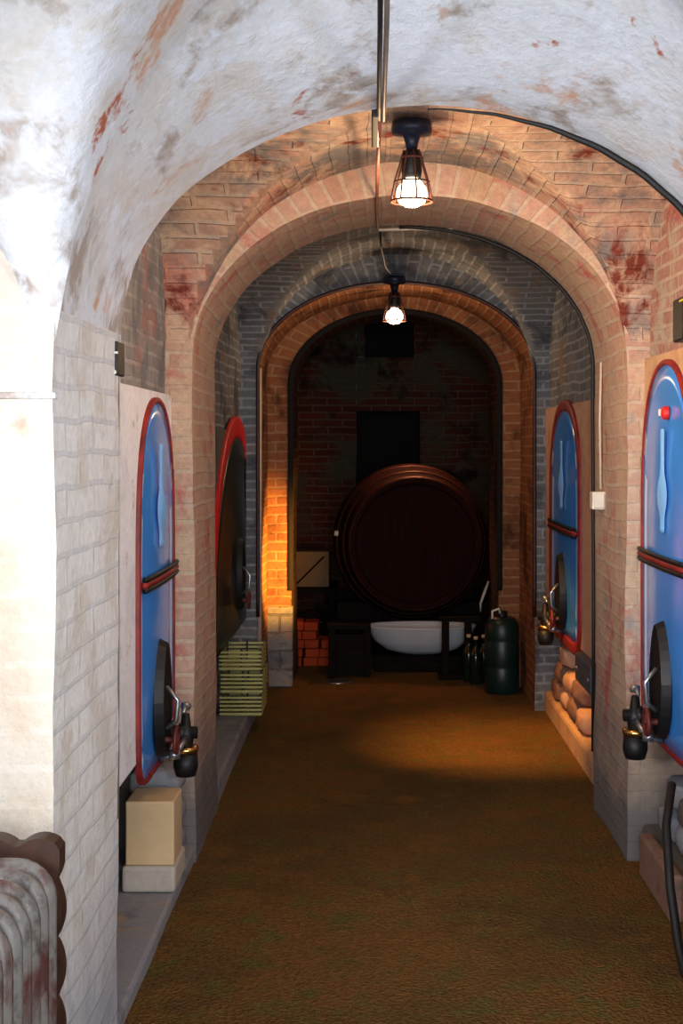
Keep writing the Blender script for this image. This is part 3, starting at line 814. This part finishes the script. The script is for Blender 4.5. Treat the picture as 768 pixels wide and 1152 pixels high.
t = thing('bench', (.2, 9.2, 0), 'low dark timber bench in front of the barrel', 'bench')
bm = BM(); box(bm, (-.30, 9.10, .335), (.0, 9.34, .37), .006); link('bench_top', bm, M['dark_wood'], t)
for xx in (-.29, -.05):
    bm = BM(); box(bm, (xx, 9.12, 0), (xx+.05, 9.18, .335), .005); link('leg', bm, M['dark_wood'], t)
    bm = BM(); box(bm, (xx, 9.26, 0), (xx+.05, 9.32, .335), .005); link('leg', bm, M['dark_wood'], t)
bm = BM(); box(bm, (-.24, 9.125, .02), (-.05, 9.15, .30), .004); link('side_board', bm, M['dark_wood'], t)
t = thing('prop_stand', (.58, 9.12, 0), 'dark two-legged timber prop standing before the white basin', 'stand')
for xx in (.485, .64):
    bm = BM(); box(bm, (xx, 9.10, .03), (xx+.05, 9.15, .40), .004); link('leg', bm, M['dark_wood'], t)
bm = BM(); box(bm, (.46, 9.05, 0), (.80, 9.20, .035), .006); link('base', bm, M['dark_wood'], t)
bm = BM(); box(bm, (.47, 9.105, .39), (.75, 9.145, .42), .004); link('top_rail', bm, M['dark_wood'], t)
bm = BM(); n = 40
prof = [(0, .075), (.14, .08), (.25, .12), (.33, .19), (.37, .27), (.385, .31), (.40, .315), (.395, .30), (.345, .18), (.26, .10), (.14, .06), (0, .058)]
lathe(bm, prof, (0, 0, 0), (0,0,1), 40)
for v in bm.verts: v.co = Vector((v.co.x*.98+.36, v.co.y*.5+9.52, v.co.z*.8+.063))
single('basin', bm, M['basin'], (.36, 9.52, .11), 'wide white basin under the front of the barrel', 'basin', smooth=True)
bm = BM(); box(bm, (.02, 9.36, 0), (.70, 9.68, .108), .006); single('shadow_board', bm, M['dark_wood'], (.36, 9.52, 0), 'dark board under the white basin, in place of floor shadow', 'board')  # dark timber added where the floor lies in shadow, carries the basin
bm = BM(); lathe(bm, [(0, .012), (.075, .012), (.088, .016), (.09, .004), (.085, 0), (0, 0)], (-.22, 8.95, 0), (0,0,1), 28)
single('metal_lid', bm, M['steel'], (-.22, 8.95, 0), 'small round metal lid lying on the floor before the bench', 'lid', smooth=True)
bm = BM(); tube(bm, [(.86, 9.75, .60), (.83, 9.74, .52), (.80, 9.73, .44), (.80, 9.73, .38)], [.02,.03,.024,.012], 8, squash=.4)
single('white_rag', bm, M['white_plastic'], (.83, 9.74, .38), 'white rag hanging right of the barrel', 'rag', smooth=True)

t = thing('drum', (.845, 8.60, 0), 'dark teal plastic drum by the right jamb of the far arch', 'drum')
bm = BM(); lathe(bm, [(0, 0), (.10, 0), (.112, .015), (.112, .16), (.108, .17), (.112, .18), (.112, .33), (.108, .34), (.112, .35), (.110, .44), (.085, .48), (.05, .49), (0, .49)], (.845, 8.60, 0), (0,0,1), 32); link('drum_body', bm, M['teal'], t)
bm = BM(); lathe(bm, [(0, .525), (.034, .525), (.036, .49), (.034, .485)], (.845, 8.60, 0), (0,0,1), 20); link('cap', bm, M['black_iron'], t)
bm = BM(); tube(bm, [(.78, 8.56, .47), (.78, 8.56, .53), (.82, 8.56, .545), (.83, 8.57, .515)], .008, 8); link('handle', bm, M['white_plastic'], t)

# bottles on the floor right, beyond the drum
def bottle(x, y, z0, label):
    t = thing('bottle', (x, y, z0), label, 'bottle', 'bottles by the drum')
    bm = BM(); lathe(bm, [(0, 0), (.036, 0), (.04, .01), (.04, .18), (.034, .21), (.016, .24), (.014, .29), (.017, .292), (.017, .30), (0, .30)], (x, y, z0), (0,0,1), 20); link('bottle_body', bm, M['glass_dark'], t)
    bm = BM(); lathe(bm, [(0, .318), (.0145, .318), (.0145, .298)], (x, y, z0), (0,0,1), 12); link('cork', bm, M['timber_pale'], t)
    return t
b0 = bottle(.70, 8.90, 0, 'dark wine bottle standing beside the teal drum')
for (x, y) in ((.66, 9.0), (.76, 8.98)):
    c = copy_tree(b0); c.location = (x, y, 0)

# stack of red bricks
proto = None; cnt = 0
G = 'loose red bricks behind the left jamb'
for lay in range(5):
    for i in range(3 if lay < 3 else 2):
        for jn in range(1):
            bm = None
            x = -.55+.11*i+.01*((lay*7+i*3) % 3); y = 9.72+.012*((lay*5+i) % 3)
            if proto is None:
                bm = BM(); box(bm, (x-.05, y-.11, lay*.064), (x+.05, y+.11, lay*.064+.06), .005)
                proto = single('loose_brick', bm, M['brick_red'], (x, y, lay*.064), 'orange-red brick in the stack behind the left jamb of the far arch', 'brick', G)
            else:
                o = proto.copy(); COL.objects.link(o); o.location = (x, y, lay*.064)
                o.rotation_euler = (0, 0, math.radians(((lay*13+i*29) % 11)-5))
# dark table with pale carton
t = thing('side_table', (-.5, 11.0, 0), 'dark table at the left of the end chamber', 'table')
bm = BM(); box(bm, (-.85, 10.75, .40), (-.28, 11.3, .44), .006); link('table_top', bm, M['dark_wood'], t)
for xx in (-.84, -.34):
    for yy in (10.77, 11.23):
        bm = BM(); box(bm, (xx, yy, 0), (xx+.05, yy+.05, .40), .004); link('leg', bm, M['dark_wood'], t)
t = thing('carton', (-.48, 10.95, .44), 'pale cardboard carton on the dark table left of the barrel', 'carton')
bm = BM(); box(bm, (-.63, 10.83, .442), (-.34, 11.08, .73), .006); link('carton_body', bm, M['cardboard'], t)
bm = BM(); tube(bm, [(-.60, 10.826, .47), (-.38, 10.826, .69)], .008, 6); link('strap', bm, M['dark_wood'], t)

# ------------------------------------------------------------------ lights
def area(loc, target, size, power, col, sy=None, spread=180):
    L = bpy.data.lights.new('area_light', 'AREA'); L.energy = power; L.color = col; L.size = size; L.spread = math.radians(spread)
    if sy: L.shape = 'RECTANGLE'; L.size_y = sy
    o = bpy.data.objects.new('area_light', L); COL.objects.link(o); o.location = loc
    o.rotation_euler = (Vector(target)-Vector(loc)).to_track_quat('-Z', 'Y').to_euler()
    return o
def spot(loc, target, power, col, ang, blend=.6, rad=.05):
    L = bpy.data.lights.new('spot_light', 'SPOT'); L.energy = power; L.color = col; L.spot_size = math.radians(ang); L.spot_blend = blend; L.shadow_soft_size = rad
    o = bpy.data.objects.new('spot_light', L); COL.objects.link(o); o.location = loc
    o.rotation_euler = (Vector(target)-Vector(loc)).to_track_quat('-Z', 'Y').to_euler()
    return o
area((.15, -3.2, 1.75), (0.1, 5, 1.75), 1.6, 158, (.93, .97, 1.0), 1.0)
area((.45, .9, .55), (.35, 2.4, 2.6), 1.0, 15, (.90, .97, 1.0))  # added upward fill for the near vault
area((1.35, .6, 1.7), (-.76, 4.1, 1.3), .5, 9, (.97, .97, 1.0), spread=70)  # added fill without a fitting, brightens the left cask panel
area((-1.3, .6, 1.7), (1.04, 4.7, 1.4), .5, 13, (.98, .97, 1.0), spread=60)  # added fill for the right cask front, no fitting there
spot((-.35, 4.2, 2.0), (1.0, 4.95, 2.0), 48, (1, .62, .34), 85, 1, .2)
spot((-.15, 8.15, .75), (-.62, 8.8, .85), 190, (1, .46, .06), 70, .8)
spot((.35, 6.6, 1.9), (.70, 7.15, 0), 230, (1, .45, .10), 52, 1)
spot((.35, 10.35, 2.3), (.35, 10.0, 1.3), 60, (1, .38, .16), 70, 1)
spot((.3, 9.7, 1.9), (.5, 12, 2.0), 8, (1, .75, .6), 120, 1)  # weak fill added to lift the end wall

w = bpy.data.worlds.new('world'); scene.world = w; w.use_nodes = True
w.node_tree.nodes['Background'].inputs[0].default_value = (.55, .62, .75, 1)
w.node_tree.nodes['Background'].inputs[1].default_value = .25

# ------------------------------------------------------------------ camera
cd = bpy.data.cameras.new('camera'); cam = bpy.data.objects.new('camera', cd); COL.objects.link(cam)
cam.location = (0, 0, 1.6); cam.rotation_euler = (PI/2, 0, 0)
cd.sensor_width = 36; cd.lens = 36*1500/1152; cd.shift_x = -33/1152; cd.shift_y = -76/1152; cd.clip_start = .05
scene.camera = cam
scene.view_settings.view_transform = 'Standard'
scene.view_settings.look = 'None'
